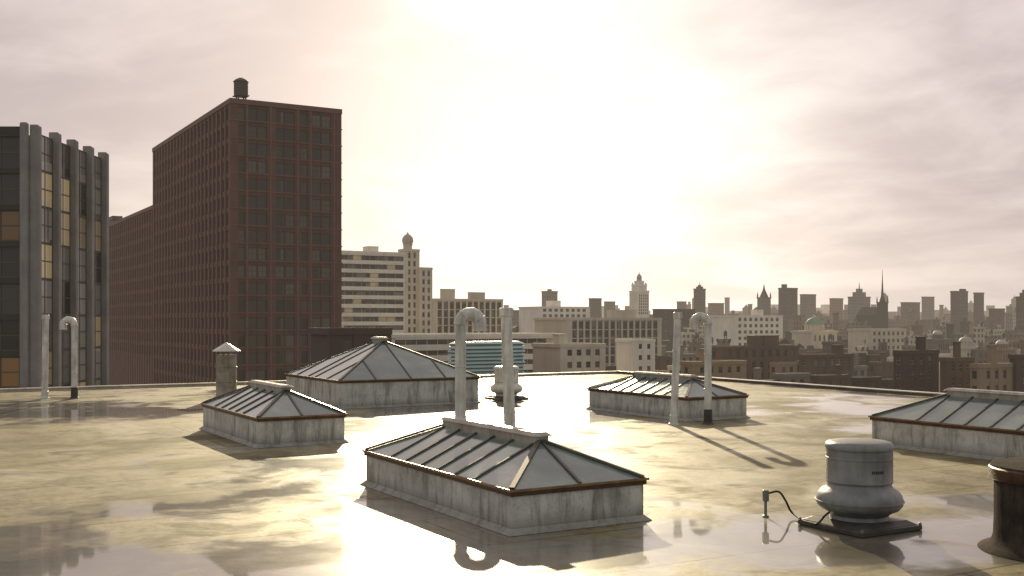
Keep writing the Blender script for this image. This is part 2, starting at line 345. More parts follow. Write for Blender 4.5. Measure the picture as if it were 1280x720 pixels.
# ------------------------------------------------------------------ roof fans
def fan(label,loc,mat,rz=ROT):
    t=thing('roof_ventilator',label,'ventilator',loc,rz,'round roof ventilators')
    mb=MB(); mb.box(-.61,.61,-.61,.61,.003,.075); mb.frust((-.57,.57,-.57,.57),(-.46,.46,-.46,.46),.075,.14); bpl=mb.build('base_plate',M['galvdark'],t,bevel=.012)
    mb=MB(); mb.lathe([(.42,.13),(.40,.19),(.46,.24),(.55,.28),(.60,.34),(.61,.41),(.585,.49),(.53,.55),(.47,.585),(.45,.62),(.445,.66)],56); bw=mb.build('bowl',mat,t,True)
    mb=MB(); mb.lathe([(.608,.385),(.622,.39),(.622,.405),(.608,.41)],56); mb.build('bowl_rim',mat,bw,True)
    mb=MB(); mb.lathe([(.44,.65),(.465,.66),(.47,.68),(.465,.69),(.465,1.0),(.470,1.005),(.470,1.02),(.465,1.025),(.465,1.13)],56); d=mb.build('drum',mat,t,True)
    mb=MB(); mb.lathe([(.465,1.13),(.482,1.14),(.486,1.17),(.478,1.20),(.45,1.235),(.38,1.255),(.2,1.27),(.02,1.275)],56); mb.build('cap',mat,t,True)
    sl=MB()
    for k in range(7):
        a=-math.pi/2-ROT*.5+(.06*(k-3)); x,y=.468*math.cos(a),.468*math.sin(a)
        sl.add([(x-.009,y-.004,.83),(x+.009,y-.004,.83),(x+.009,y-.004,.87),(x-.009,y-.004,.87)],[(0,1,2,3)])
    sl.build('vent_slots',M['black'],d)
    for k in range(4):
        a=math.pi/4+k*math.pi/2; b=MB(); b.lathe([(.022,.075),(.022,.10),(.012,.108)],10,.83*math.cos(a),.83*math.sin(a)); b.build('bolt',M['galv'],bpl,True)
    return t
fan('round grey metal roof ventilator on a dark square base in the right foreground',ground(1074,659),M['galv'])
fan('pale round roof ventilator standing behind the two tall pipes in the glare',ground(633,499),M['galvlight'])
# conduit and cable
c0=ground(957,646); f0=ground(1074,659)
t=thing('electrical_conduit','short grey electrical conduit with a black cable looping to the foreground ventilator','conduit',c0,0)
mb=MB(); mb.lathe([(.05,.003),(.05,.02),(.022,.03),(.022,.24)],14); mb.build('conduit_post',M['galv'],t,True)
mb=MB(); mb.box(-.045,.045,-.04,.04,.24,.41); mb.build('junction_box',M['galv'],t,bevel=.012)
A=Vector((.045,0,.36)); Bp=f0-c0+Vector((-.62,-.06,.03))
cp=[A,A+Vector((.16,0,.02)),A+Vector((.26,-.02,-.12)),A+Vector((.36,-.05,-.30)),Bp+Vector((-.05,0,.02)),Bp+Vector((.12,0,.16)),Bp+Vector((.30,.02,.28))]
def catmull(cp,n=8):
    out=[]; q=[cp[0]]+cp+[cp[-1]]
    for i in range(1,len(q)-2):
        for k in range(n):
            s=k/n; p0,p1,p2,p3=q[i-1],q[i],q[i+1],q[i+2]
            out.append(.5*((2*p1)+(p2-p0)*s+(2*p0-5*p1+4*p2-p3)*s*s+(3*p1-p0-3*p2+p3)*s**3))
    out.append(cp[-1]); return out
mb=MB(); mb.tube(catmull(cp),.016,8); mb.build('cable',M['black'],t,True)
# capped flue
t=thing('flue','weathered brown-grey flue with a conical metal hat at the back left of the roof','flue',ground(283,498))
mb=MB(); mb.lathe([(.50,.003),(.48,.04),(.40,.10),(.385,.12),(.385,.62),(.40,.63),(.40,.66),(.385,.67),(.385,1.18),(.40,1.19),(.40,1.22),(.385,1.23),(.38,1.68)],36); mb.build('flue_pipe',M['rust'],t,True)
mb=MB()
for k in range(4):
    a=k*math.pi/2; mb.box(.33*math.cos(a)-.02,.33*math.cos(a)+.02,.33*math.sin(a)-.02,.33*math.sin(a)+.02,1.66,1.84)
mb.build('hat_brackets',M['rust'],t)
mb=MB(); mb.lathe([(.50,1.80),(.52,1.80),(.52,1.83),(.06,2.12),(.03,2.14)],36); mb.build('conical_hat',M['galvlight'],t,True)
# pipes
def straight_pipe(label,base,r,h,lean):
    t=thing('vent_pipe',label,'pipe',base,0,'straight vent pipes on the roof')
    tp=Vector((math.tan(lean)*h,0,h))
    mb=MB(); mb.tube([(0,0,.003),tp*.5,tp],r,28); sh=mb.build('pipe_shaft',M['pipe'],t,True)
    mb=MB(); mb.tube([(0,0,.003),tp*.012,tp*.016,tp*.085,tp*.09],[r*1.45,r*1.4,r*1.17,r*1.15,r*1.0],28); mb.build('base_flange',M['pipe'],t,True)
    for s in (.33,.66):
        mb=MB(); mb.tube([tp*(s-.006),tp*(s-.005),tp*(s+.005),tp*(s+.006)],[r*1.0,r*1.07,r*1.07,r],28); mb.build('joint_collar',M['pipe'],sh,True)
    mb=MB(); mb.tube([tp*.945,tp*.947,tp*.995,tp*1.0],[r*1.02,r*1.2,r*1.2,r*1.02],28); mb.build('top_cap',M['pipe'],t,True)
    return t
def hook_pipe(label,base,r,h,d,side,darkbase=False):
    t=thing('gooseneck_pipe',label,'pipe',base,0,'gooseneck pipes on the roof')
    rz=h-d/2-r
    mb=MB(); mb.tube([(0,0,.003),(0,0,rz*.5),(0,0,rz)],r,28); sh=mb.build('pipe_shaft',M['pipe'],t,True)
    mb=MB(); hgt=.42 if darkbase else .2
    mb.tube([(0,0,.003),(0,0,.04),(0,0,.06),(0,0,hgt),(0,0,hgt+.01)],[r*1.7,r*1.5,r*1.2,r*1.15,r],28); mb.build('base_flange',M['pipedark'] if darkbase else M['pipe'],t,True)
    for s in (.35,.70):
        z=rz*s; mb=MB(); mb.tube([(0,0,z-.02),(0,0,z-.015),(0,0,z+.015),(0,0,z+.02)],[r,r*1.07,r*1.07,r],28); mb.build('joint_collar',M['pipe'],sh,True)
    pth=[Vector((0,0,rz-.03))]; n=14; c=Vector((side*d/2,0,rz))
    for k in range(n+1):
        a=math.pi*k/n; pth.append(c+Vector((-side*math.cos(a)*d/2,0,math.sin(a)*d/2)))
    pth.append(Vector((side*d,0,rz-.14)))
    mb=MB(); mb.tube(pth,r*1.16,28); gn=mb.build('gooseneck',M['pipe'],t,True)
    for k in (1,5,9,13,len(pth)-1):
        a_=pth[k]; T=(pth[min(k+1,len(pth)-1)]-pth[k-1]).normalized(); mb=MB(); mb.tube([a_-T*.018,a_-T*.014,a_+T*.014,a_+T*.018],[r*1.16,r*1.25,r*1.25,r*1.16],28); mb.build('elbow_seam',M['pipe'],gn,True)
    return t
hook_pipe('tall white gooseneck pipe behind the central skylight, crook turned to the right',(-1.05,22.0,0),.112,3.24,.40,1)
straight_pipe('tall straight white vent pipe behind the central skylight, leaning slightly left',(-.02,22.6,0),.118,3.26,-R(1.9))
straight_pipe('tall straight pale vent pipe in front of the right-hand skylight, leaning right',ground(842,531),.105,3.22,R(2.2))
hook_pipe('gooseneck pipe with dark boot by the right-hand skylight, crook turned left',ground(885,530),.105,3.2,.42,-1,True)
straight_pipe('straight vent pipe near the far left end of the roof',ground(56,498),.115,3.2,R(.6))
hook_pipe('gooseneck pipe near the far left end of the roof, beside a straight pipe',ground(93,498),.11,3.12,.44,-1,True)
# ------------------------------------------------------------------ buildings
WC={}; REG=[]
def mkmesh(name,mb,mats):
    me=bpy.data.meshes.new(name); me.from_pydata(mb.v,[],mb.f)
    for m in mats: me.materials.append(m)
    for i,p in enumerate(me.polygons): p.material_index=mb.mi[i]
    return me
def winmesh(w,h,gm,fm,mull,part='all'):
    k=(round(w,2),round(h,2),gm.name,fm.name,mull,part)
    if k in WC: return WC[k]
    mb=MB(); t=min(.10,w*.08)
    if part!='frame': mb.add([(-w/2,-.03,0),(w/2,-.03,0),(w/2,-.03,h),(-w/2,-.03,h)],[(0,1,2,3)])
    mb.cur=1 if part=='all' else 0
    if part!='pane':
        mb.box(-w/2,-w/2+t,-.08,0,0,h); mb.box(w/2-t,w/2,-.08,0,0,h); mb.box(-w/2+t,w/2-t,-.079,0,0,t); mb.box(-w/2+t,w/2-t,-.079,0,h-t,h)
        if mull: mb.box(-w/2+t,w/2-t,-.075,0,h*.5-t/2,h*.5+t/2)
        if mull==2: mb.box(-t/2,t/2,-.07,0,t,h*.5-t/2); mb.box(-t/2,t/2,-.07,0,h*.5+t/2,h-t)
    me=mkmesh('window',mb,[gm,fm] if part=='all' else ([gm] if part=='pane' else [fm]))
    WC[k]=me; return me
def put_window(t,w,h,g,fm,mull,loc,rz=0,sub=False):
    o=bpy.data.objects.new('window',winmesh(w,h,g,fm,mull,'pane' if sub else 'all')); col.objects.link(o); o.parent=t; o.location=loc; o.rotation_euler=(0,0,rz)
    if sub:
        q=bpy.data.objects.new('frame',winmesh(w,h,g,fm,mull,'frame')); col.objects.link(q); q.parent=o
    return o
def place_windows(t,lst,gm,fm,mull,limit=100,litmat=None,litp=0,sub=False,xo=0.0):
    for i,(face,a,z,w,h) in enumerate(lst[:limit]):
        g=litmat if (litmat and random.random()<litp) else gm
        if face=='f': put_window(t,w,h,g,fm,mull,(a,-.01,z),0,sub)
        else: put_window(t,w,h,g,fm,mull,(xo-.01,a,z),-math.pi/2,sub)
    rest=lst[limit:]
    if rest:
        mb=MB()
        for face,a,z,w,h in rest:
            if face=='f': mb.add([(a-w/2,-.04,z),(a+w/2,-.04,z),(a+w/2,-.04,z+h),(a-w/2,-.04,z+h)],[(0,1,2,3)])
            else: mb.add([(xo-.04,a+w/2,z),(xo-.04,a-w/2,z),(xo-.04,a-w/2,z+h),(xo-.04,a+w/2,z+h)],[(0,1,2,3)])
        me=mkmesh('further_windows',mb,[gm])
        o=bpy.data.objects.new('further_windows',me); col.objects.link(o); o.parent=t; o['kind']='stuff'
def cols(W,pitch,ww,margin=None):
    n=max(1,int((W-.6)/pitch)); m=(W-n*pitch)/2
    return [(m+pitch*k+(pitch-ww)/2,m+pitch*k+(pitch+ww)/2) for k in range(n)]
def facade(mb,face,A,cs,rows,zlo,ztop,pd,sd):
    def bx(a0,a1,o,z0,z1):
        if face=='f': mb.box(a0,a1,-o,.05,z0,z1)
        else: mb.box(-o,.05,a0,a1,z0,z1)
    e=0
    for c in cs:
        bx(e if e else -pd+.003*(face=='l'),c[0],pd,zlo,ztop); e=c[1]
    bx(e,A,pd,zlo,ztop)
    zz=ztop
    a0=cs[0][0]-.05; a1=cs[-1][1]+.05
    for (r0,r1) in rows:
        bx(a0,a1,sd,r1,zz); zz=r0
    bx(a0,a1,sd,zlo,zz)
def solve(px0,pc,px1,D):
    X=(pc-CX)/F*D; k1=(px1-CX)/F; k0=(px0-CX)/F
    w=(k1*D-X)/(.866-.5*k1); d=(X-k0*D)/(.5+.866*k0); return X,w,d
def building(name,label,cat,px0,pc,px1,ytop,D,wall,fl=3.3,pitch=3.2,ww=1.7,wh=1.8,pd=.35,sd=.25,corn=None,win=None,frame=None,mull=1,leftwin=True,limit=100,maxrows=99,lit=None,litp=0,bulk=0,depth=None,fcols=None,lcols=None,wname='wall',group=None,zlow=None,sub=False):
    REG.append((D,px0,px1,ytop))
    X,w,d=solve(px0,pc,px1,D); 
    if depth: d=depth
    zt=CZ+(HY-ytop)*D/F
    t=thing(name,label,cat,(X,D,GZ),ROT,group); Z=lambda z:z-GZ
    zmin=max(GZ+1,CZ-85*D/F) if zlow is None else zlow
    rows=[]; z=zt-1.5
    while z-fl>zmin-fl and len(rows)<maxrows:
        rows.append((Z(z-wh),Z(z))); z-=fl
        if z-wh<GZ+.5: break
    mb=MB(); ztl=Z(zt)
    mb.box(0,w,0,d,0,ztl-.5)
    fc=fcols or cols(w,pitch,ww); lc=(lcols or cols(d,pitch,ww)) if (leftwin and d>2) else None
    facade(mb,'f',w,fc,rows,0.0,ztl-.9,pd,sd)
    if lc: facade(mb,'l',d,lc,rows,0.0,ztl-.9,pd+.002,sd)
    mb.build(wname,wall,t)
    c=MB(); q=max(pd,sd)+.12
    c.box(-q,w+.1,-q,.35,ztl-.95,ztl); c.box(-q,w+.1,d-.3,d+.1,ztl-.95,ztl); c.box(-q,.35,.35,d-.3,ztl-.95,ztl); c.box(w-.25,w+.1,.35,d-.3,ztl-.95,ztl)
    c.build('cornice',corn or wall,t)
    lst=[]
    for r0,r1 in rows:
        for a,b in fc: lst.append(('f',(a+b)/2,r0,b-a,r1-r0))
    lst2=[]
    if lc:
        for r0,r1 in rows:
            for a,b in lc: lst2.append(('l',(a+b)/2,r0,b-a,r1-r0))
    place_windows(t,lst+lst2,win or M['win'],frame or M['frame'],mull,limit,lit,litp,sub)
    for k in range(bulk):
        bw=w*random.uniform(.12,.25); bd=min(d*.4,bw*1.2); bx=w*random.uniform(.1,.7); by=d*random.uniform(.1,.4); bh=random.uniform(2,4)
        b=MB(); b.box(bx,bx+bw,by,by+bd,ztl-.52,ztl+bh); b.box(bx-.15,bx+bw+.15,by-.15,by+bd+.15,ztl+bh,ztl+bh+.2); b.build('roof_bulkhead',wall,t)
    return t,X,w,d,zt
def world(t,x,y,z):
    return Vector(t.location)+V*x+U*y+Vector((0,0,z))
# --- red brick tower
fc=[(1.1,2.3),(2.95,4.7),(4.85,6.6),(8.2,10.0),(10.15,11.95),(13.0,14.5),(15.4,17.2),(17.35,19.15)]
rt,X,w,d,zt=building('brick_tower','tall red-brown brick tower with dark window grid and a water tank on its roof','building',193,290,426,123,200,M['brick'],fl=3.25,wh=2.3,pd=.40,sd=.22,corn=M['brickl'],win=M['winr'],frame=M['frame'],mull=2,fcols=fc,lcols=cols(67,3.0,1.95),sub=True)
mb=MB()
for k in range(17):
    z=zt-1.5-3.25*k-2.3-GZ
    if z>5: mb.box(-.45,21.45,-.46,-.405,z-.28,z-.06)
mb.build('sill_course',M['brickl'],rt)
mb=MB()
for xx in (2.45,6.95,12.2,14.8,19.5): mb.box(xx+.1,xx+.45,-.55,-.403,0,zt-GZ-1.0)
mb.build('pilasters',M['brickl'],rt)
# lower wing
t=thing('brick_wing','lower red-brown brick wing extending behind the brick tower to the left','building',tuple(Vector((X,200,GZ))+U*67.2),ROT)
ztw=CZ+145*258/F-GZ; mb=MB(); mb.box(.6,22,0,75,0,ztw-.5); rows=[(ztw-3.8-3.25*k,ztw-1.5-3.25*k) for k in range(11)]
lc=cols(75,3.0,1.95); mb2=MB(); facade(mb2,'l',75,lc,rows,0,ztw-.9,.45,.28); mb.add([(x+.6,y,z) for x,y,z in mb2.v],mb2.f); mb.build('wall',M['brick'],t)
mb=MB(); mb.box(.0,22,0,75,ztw-.9,ztw); mb.build('cornice',M['brickl'],t)
sub=[('l',(a+b)/2,r0,b-a,r1-r0) for r0,r1 in rows for a,b in lc]
place_windows(t,sub,M['winr'],M['frame'],1,xo=.6)
def water_tower(label,loc,s=1.0,mat=None):
    t=thing('water_tower',label,'water tower',loc)
    for a in (45,135,225,315):
        x,y=1.0*s*math.cos(R(a)),1.0*s*math.sin(R(a)); mb=MB(); mb.box(x-.12*s,x+.12*s,y-.12*s,y+.12*s,0,1.5*s); mb.build('leg',M['tank'],t)
    mb=MB(); mb.box(-1.3*s,1.3*s,-1.3*s,1.3*s,1.5*s,1.65*s); mb.build('platform',M['tank'],t)
    mb=MB(); pr=[(1.32*s,1.65*s)]
    for k in range(1,6):
        z=1.65+k*.45; pr+=[(1.32*s,z*s-.06*s),(1.37*s,z*s-.05*s),(1.37*s,z*s+.03*s),(1.32*s,z*s+.04*s)]
    pr.append((1.3*s,4.3*s)); mb.lathe(pr,28); tk=mb.build('tank',mat or M['tank'],t,True)
    mb=MB(); mb.lathe([(1.5*s,4.28*s),(1.45*s,4.36*s),(1.0*s,4.75*s),(.4*s,5.05*s),(.04*s,5.12*s)],28); mb.build('tank_roof',mat or M['tank'],tk,True)
    return t
water_tower('round water tank on legs on the roof corner of the red brick tower',tuple(world(rt,2.3,2.2,zt-GZ-.5)),.98)
# --- grey finned block, far left
t=thing('finned_office_block','grey concrete office block with tall vertical fins at the far left','building',(-39.9,90,GZ),0)
H=19.3-GZ; mb=MB(); mb.box(-34,0,0,15.6,0,H-.9)
mb.build('wall',M['concrete'],t)
def fin(y,th,out,rr=.22):
    m=MB(); pts=[(-.3,0),(out,0),(out,H-rr)]
    for k in range(1,6):
        a=math.pi/2*k/5; pts.append((out-rr+rr*math.cos(a),H-rr+rr*math.sin(a)))
    pts.append((-.3,H)); n=len(pts)
    vs=[(x,y,z) for x,z in pts]+[(x,y+th,z) for x,z in pts]
    m.add(vs,[tuple(range(n)),tuple(range(2*n-1,n-1,-1))]+[(i,(i+1)%n,(i+1)%n+n,i+n) for i in range(n)])
    return m
pitch=3.7; TH=.6
for k in range(5):
    fin(-.05+k*pitch,TH,.62 if k else .5).build('fin',M['concrete'],t,bevel=.08)
m=MB(); m.box(-.95,-.31,-.5,-.003,0,H+.12); m.build('corner_pier',M['concrete'],t,bevel=.12)
rowz=[H-2.2-3.05*k for k in range(13)]
for b in range(4):
    y0=-.05+b*pitch+TH; y1=y0+pitch-TH
    for i,z in enumerate(rowz):
        rr=random.random(); g=M['lit'] if rr<.30 else (M['pale'] if rr<.70 else M['win'])
        put_window(t,y1-y0-.1,3.03,g,M['frame'],2,(.03,(y0+y1)/2,z-1.45),math.pi/2,True)
sp=MB()
for z in rowz: sp.box(-31.2,-1.0,-.30,.05,z+1.15,z+1.62)
sp.box(-31.2,-1.0,-.32,.05,H-.75,H-.22)
sp.build('spandrels',M['dark'],t)
litset={(0,2),(1,2),(0,6),(1,9),(3,4)}
for c in range(6):
    for i,z in enumerate(rowz):
        g=M['lito'] if ((c,i) in litset) else M['win']
        put_window(t,1.66,2.55,g,M['frame'],1,(-1.88-1.7*c,-.02,z-1.42),0,True)
# --- banded white office
building('banded_office_block','white office block with horizontal window bands, just right of the brick tower','building',360,395,506,312,380,M['white'],fl=3.15,pitch=3.3,ww=3.2,wh=1.75,pd=.05,sd=.6,mull=0,lit=M['lit'],litp=.10,bulk=1,leftwin=False,frame=M['frame'])
bt,X,w,d,zt=building('domed_tower','slim pale tower with a small domed lantern, right of the banded white office','building',499,505,524,311,430,M['cream'],fl=3.3,pitch=2.3,ww=1.1,wh=2.1,pd=.4,sd=.15,leftwin=True)
H=zt-GZ
mb=MB(); mb.lathe([(1.8,H-.5),(1.8,H+1.6),(2.1,H+1.7),(2.1,H+2.0)],20,w*.4,d*.5); mb.build('drum',M['cream'],bt,True)
mb=MB(); mb.lathe([(1.7,H+2.0),(2.2,H+2.8),(2.3,H+3.8),(2.0,H+4.8),(1.3,H+5.6),(.5,H+6.1),(.15,H+6.9)],24,w*.4,d*.5); mb.build('dome',M['ddome'],bt,True)
building('stone_annex','pale shoulder block attached to the right of the slim domed tower','building',521,524.5,540,334,432,M['cream'],pitch=2.3,ww=1.1,wh=2.0,pd=.4,sd=.15,leftwin=False,depth=20)
building('piered_office_block','dark office block with close pale vertical piers, right of the domed tower','building',538,544,628,373,460,M['cream'],fl=3.4,pitch=2.9,ww=2.1,wh=3.0,pd=.6,sd=.05,bulk=2,mull=0)
building('low_white_block','long low white building with dark strip windows behind the big pyramid-like skylight','building',478,490,697,418,300,M['white'],fl=3.1,pitch=3.3,ww=3.15,wh=1.45,pd=.05,sd=.45,mull=0,leftwin=False,depth=24,lit=M['lit'],litp=.05)
# --- teal cooling unit on a lower roof
t=thing('plant_roof_block','brown low building carrying the teal louvred cooling unit','building',((568-CX)/F*118,118,GZ),ROT)
mb=MB(); mb.box(-1,11,-1.2,8,0,-8.05-GZ); mb.build('wall',M['brown'],t)
mb=MB(); mb.box(-1.1,11.1,-1.3,-.9,-8.04-GZ,-7.4-GZ); mb.build('roof_edge',M['brown'],t)
t=thing('cooling_tower_unit','large pale teal louvred cooling unit with rounded corners, beyond the roof edge','cooling unit',((576-CX)/F*120,120,-8.0),ROT)
def rrect(x0,x1,y0,y1,r,n=6):
    out=[]
    for cx,cy,a0 in ((x1-r,y0+r,-90),(x1-r,y1-r,0),(x0+r,y1-r,90),(x0+r,y0+r,180)):
        for k in range(n+1):
            a=R(a0+90*k/n); out.append((cx+r*math.cos(a),cy+r*math.sin(a)))
    return out
def rprism(mb,pts,z0,z1,pts2=None):
    n=len(pts); pts2=pts2 or pts
    mb.add([(x,y,z0) for x,y in pts]+[(x,y,z1) for x,y in pts2],[tuple(range(n))[::-1],tuple(range(n,2*n))]+[(i,(i+1)%n,(i+1)%n+n,i+n) for i in range(n)])
WX=8.7; WY=3.8
mb=MB(); rprism(mb,rrect(.15,WX-.15,.15,WY-.15,1.0),0,8.3); mb.build('casing',M['teald'],t,True)
mb=MB()
for k in range(19):
    z=.2+k*.42; rprism(mb,rrect(-.12,WX+.12,-.12,WY+.12,1.2),z,z+.06,None); rprism(mb,rrect(-.12,WX+.12,-.12,WY+.12,1.2),z+.06,z+.26,rrect(.05,WX-.05,.05,WY-.05,1.1))
mb.build('louvres',M['teal'],t)
mb=MB(); rprism(mb,rrect(.0,WX,.0,WY,1.1),8.3,8.55,rrect(.5,WX-.5,.5,WY-.5,.8)); mb.build('top_deck',M['teal'],t)
building('brown_stair_block','dark brown flat-roofed block at the foot of the brick tower','building',408,413,488,410,150,M['dbrown'],pitch=4,ww=1.6,wh=1.6,maxrows=3,leftwin=False,depth=8)
# --- mid city landmarks
building('white_office_block','white many-windowed block on the skyline left of the long piered one','building',667,673,737,383,700,M['white'],fl=3.6,pitch=4.4,ww=2.6,wh=1.9,bulk=1,leftwin=False,depth=25)
building('long_piered_block','long dark block with pale vertical piers, below the stepped white tower','building',704,709,826,397,430,M['cream'],fl=3.5,pitch=3.1,ww=2.3,wh=3.1,pd=.55,sd=.05,bulk=1,mull=0,leftwin=False,depth=25)
building('pale_low_block','small pale block with square windows just past the low white building','building',694,701,756,430,280,M['cream'],fl=3.2,pitch=2.9,ww=1.5,wh=1.6,leftwin=False,depth=14,bulk=1)
building('pale_low_block','squat white block just left of the right-hand pipe pair, above the ochre block','building',786,792,818,424,330,M['white'],fl=3.4,pitch=3.2,ww=1.3,wh=1.5,leftwin=False,depth=9)
building('white_gridded_block','white gridded block below the spired tower, right of the right-hand pipe pair','building',910,917,978,394,600,M['white'],fl=3.5,pitch=4.0,ww=2.1,wh=1.8,leftwin=False,bulk=1,depth=25)
building('brick_warehouse','wide reddish-brown warehouse with regular windows right of the gooseneck pipe pair','building',884,903,998,433,340,M['brown'],fl=3.6,pitch=3.4,ww=1.5,wh=2.1,leftwin=True,bulk=2)
building('ochre_block','low ochre building beyond the parapet, directly behind the right-hand pipe pair','building',852,866,932,452,270,M['ochre'],fl=3.2,pitch=3.0,ww=1.3,wh=1.5,bulk=1)
building('dark_brick_block','dark brick block beyond the right parapet, widest and leftmost of four','building',1118,1129,1172,438,250,M['dbrown'],fl=3.3,pitch=3.0,ww=1.4,wh=1.8,bulk=1,frame=M['framel'])
building('dark_brick_block','narrow brown brick block beyond the right parapet, second of four from the left','building',1175,1183,1216,447,243,M['brown'],fl=3.1,pitch=2.6,ww=1.2,wh=1.7,bulk=1,frame=M['framel'])
building('tan_brick_block','tan brick block beyond the right parapet, third of four from the left','building',1214,1224,1264,455,235,M['tan'],fl=3.3,pitch=2.8,ww=1.3,wh=1.8,bulk=1)
building('dark_brick_block','dark brick block beyond the parapet, cut off by the right picture edge','building',1262,1270,1330,443,240,M['dbrown'],fl=3.3,pitch=3.0,ww=1.4,wh=1.8,bulk=1,frame=M['framel'])
building('red_flat_block','reddish flat-roofed block between the warehouse and the dark brick block','building',1000,1012,1066,443,300,M['brown'],fl=3.3,pitch=3.1,ww=1.4,wh=1.7,bulk=1,frame=M['framel'])
building('pale_low_block','pale four-storey block right of the green dome','building',1082,1088,1132,411,520,M['cream'],fl=3.4,pitch=3.3,ww=1.6,wh=1.7,leftwin=False,depth=14)
building('dark_flat_block','dark flat block on the skyline right of the stepped white tower','building',816,822,868,386,820,M['dark'],fl=3.6,pitch=4,ww=2.2,wh=1.8,leftwin=False,limit=40)
# stepped tower
D=900; Xc=(799-CX)/F*D; px=D/F
t=thing('stepped_tower','white stepped tower with a cupola, tallest pale one in the distant skyline','tower',(Xc,D,GZ),ROT)
zt=lambda y:CZ+(HY-y)*px-GZ
hw=12*px/1.37
mb=MB(); mb.box(-hw,hw,-hw,hw,0,zt(364)); 
for k in range(6):
    a=-hw+hw*2*(k+.15)/6; 
    mb.box(a,a+hw*.12,-hw-.5,-hw+.1,zt(392),zt(366)); mb.box(-hw-.5,-hw+.1,a,a+hw*.12,zt(392),zt(366))
mb.build('shaft',M['white'],t)
mb=MB(); mb.box(-hw*.78,hw*.78,-hw*.78,hw*.78,zt(364),zt(357)); mb.box(-hw*1.05,hw*1.05,-hw*1.05,hw*1.05,zt(364)-.8,zt(364)+.4); us=mb.build('upper_stage',M['white'],t)
mb=MB(); mb.box(-hw*.5,hw*.5,-hw*.5,hw*.5,zt(357),zt(351)); mb.build('belfry',M['white'],t)
for sx in(-1,1):
    for sy in (-1,1):
        mb=MB(); mb.frust((sx*hw*.66-1,sx*hw*.66+1,sy*hw*.66-1,sy*hw*.66+1),(sx*hw*.66-.2,sx*hw*.66+.2,sy*hw*.66-.2,sy*hw*.66+.2),zt(357),zt(353)); mb.build('pinnacle',M['white'],us)
mb=MB(); mb.lathe([(hw*.38,zt(351)),(hw*.36,zt(347)),(hw*.42,zt(346.6)),(hw*.25,zt(344)),(hw*.06,zt(342)),(.1,zt(339))],16); mb.build('cupola',M['ddome'],t,True)
for c in range(5):
    for r in range(7):
        put_window(t,1.3,1.7,M['win'],M['frame'],0,(-hw+hw*2*(c+.5+.21)/6+.1*hw,-hw-.02,zt(391-3.6*r)-1))
def far_block(label,px0,px1,ytop,D,mk,name='city_block',split=.3,feat=0,group=None):
    REG.append((D,px0,px1,ytop))
    pc=px0+(px1-px0)*split; X,w,d=solve(px0,pc,px1,D); zt=CZ+(HY-ytop)*D/F-GZ
    t=thing(name,label,'building',(X,D,GZ),ROT,group)
    mat=CM[mk]; mb=MB(); mb.box(0,w,0,d,0,zt); mb.build('wall',mat,t)
    q=max(.3,w*.015); mb=MB(); mb.box(-q,w+q,-q,d+q,zt-1.1,zt+.4); mb.build('cornice',mat,t)
    if feat&1:
        bw=w*random.uniform(.2,.45); x=random.uniform(.1,w-bw-.1); h=random.uniform(2,4.5)*max(1,D/900)**.5; mb=MB(); mb.box(x,x+bw,d*.2,d*.6,zt+.41,zt+h); mb.build('roof_bulkhead',mat,t)
    if feat&2:
        x=w*random.uniform(.2,.8); r=max(1.0,D/900); mb=MB(); mb.lathe([(r*.9,zt+1.6*r),(r*.9,zt+3.6*r),(r*.3,zt+4.4*r),(.05,zt+4.5*r)],12,x,d*.4); 
        for sx in (-.6,.6): mb.box(x+sx*r-.15,x+sx*r+.15,d*.4-.15,d*.4+.15,zt+.3,zt+1.7*r)
        mb.build('roof_tank',M['tank'],t)
    if feat&4:
        mb=MB(); q=.2; h=w*.35; mb.add([(-q,-q,zt+.4),(w+q,-q,zt+.4),(w+q,d+q,zt+.4),(-q,d+q,zt+.4),(w/2,-q,zt+h),(w/2,d+q,zt+h)],[(0,1,4),(2,3,5),(1,2,5,4),(3,0,4,5),(0,3,2,1)]); mb.build('pitched_roof',M['dbrown'],t)
    if feat&8:
        s=w*.6; mb=MB(); mb.box(w*.2,w*.8,d*.2,d*.8,zt+.41,zt+s*.35); mb.box(w*.35,w*.65,d*.35,d*.65,zt+s*.35,zt+s*.6); mb.build('stepped_top',mat,t)
        mb=MB(); mb.lathe([(w*.03,zt+s*.6),(.1,zt+s*1.1)],6,w*.5,d*.5); mb.build('mast',M['tank'],t)
    return t
FT=[(677,697,364,1200,'tan','tan slab tower alone on the skyline above the white many-windowed block'),
(736,752,373,1300,'dark','narrow dark tower left of the stepped white tower'),
(755,769,377,1400,'grey','grey tower immediately left of the stepped white tower'),
(867,882,361,1250,'dark','dark slim tower above the gooseneck pipe on the right'),
(846,858,377,1500,'grey','short grey tower left of the slim dark one above the right-hand pipes'),
(885,905,379,1400,'tan','low tan tower just right of the slim dark one above the pipes'),
(973,997,360,1150,'dark','broad dark tower, tallest block in the middle of the right-hand skyline'),
(1000,1020,368,1300,'grey','grey tower immediately right of the broad dark tower'),
(1037,1054,373,1400,'tan','tan tower between the grey tower and the church spire'),
(1060,1088,371,1250,'grey','wide grey tower just left of the church spire'),
(1126,1150,378,1350,'brown','brown tower just right of the church spire'),
(1152,1168,371,1500,'grey','slim grey tower second to the right of the church spire'),
(1188,1210,364,1100,'dark','dark tower, first of the two near the right edge of the skyline'),
(1217,1230,366,1150,'dark','slim dark tower, second of the two near the right skyline edge'),
(1236,1256,386,1000,'brown','squat brown tower right of the two dark ones near the right edge'),
(1270,1292,371,900,'dark','dark tower cut off by the right edge of the picture'),
(640,672,388,1000,'grey','grey block on the skyline right of the pale vertical piers')]
for i,(a,b,y,D,mk,lab) in enumerate(FT): far_block(lab,a,b,y,D,mk,'tower_block',.28,(1,0,0,8,0,1)[i%6] if D<1350 else 0,'towers standing above the skyline')
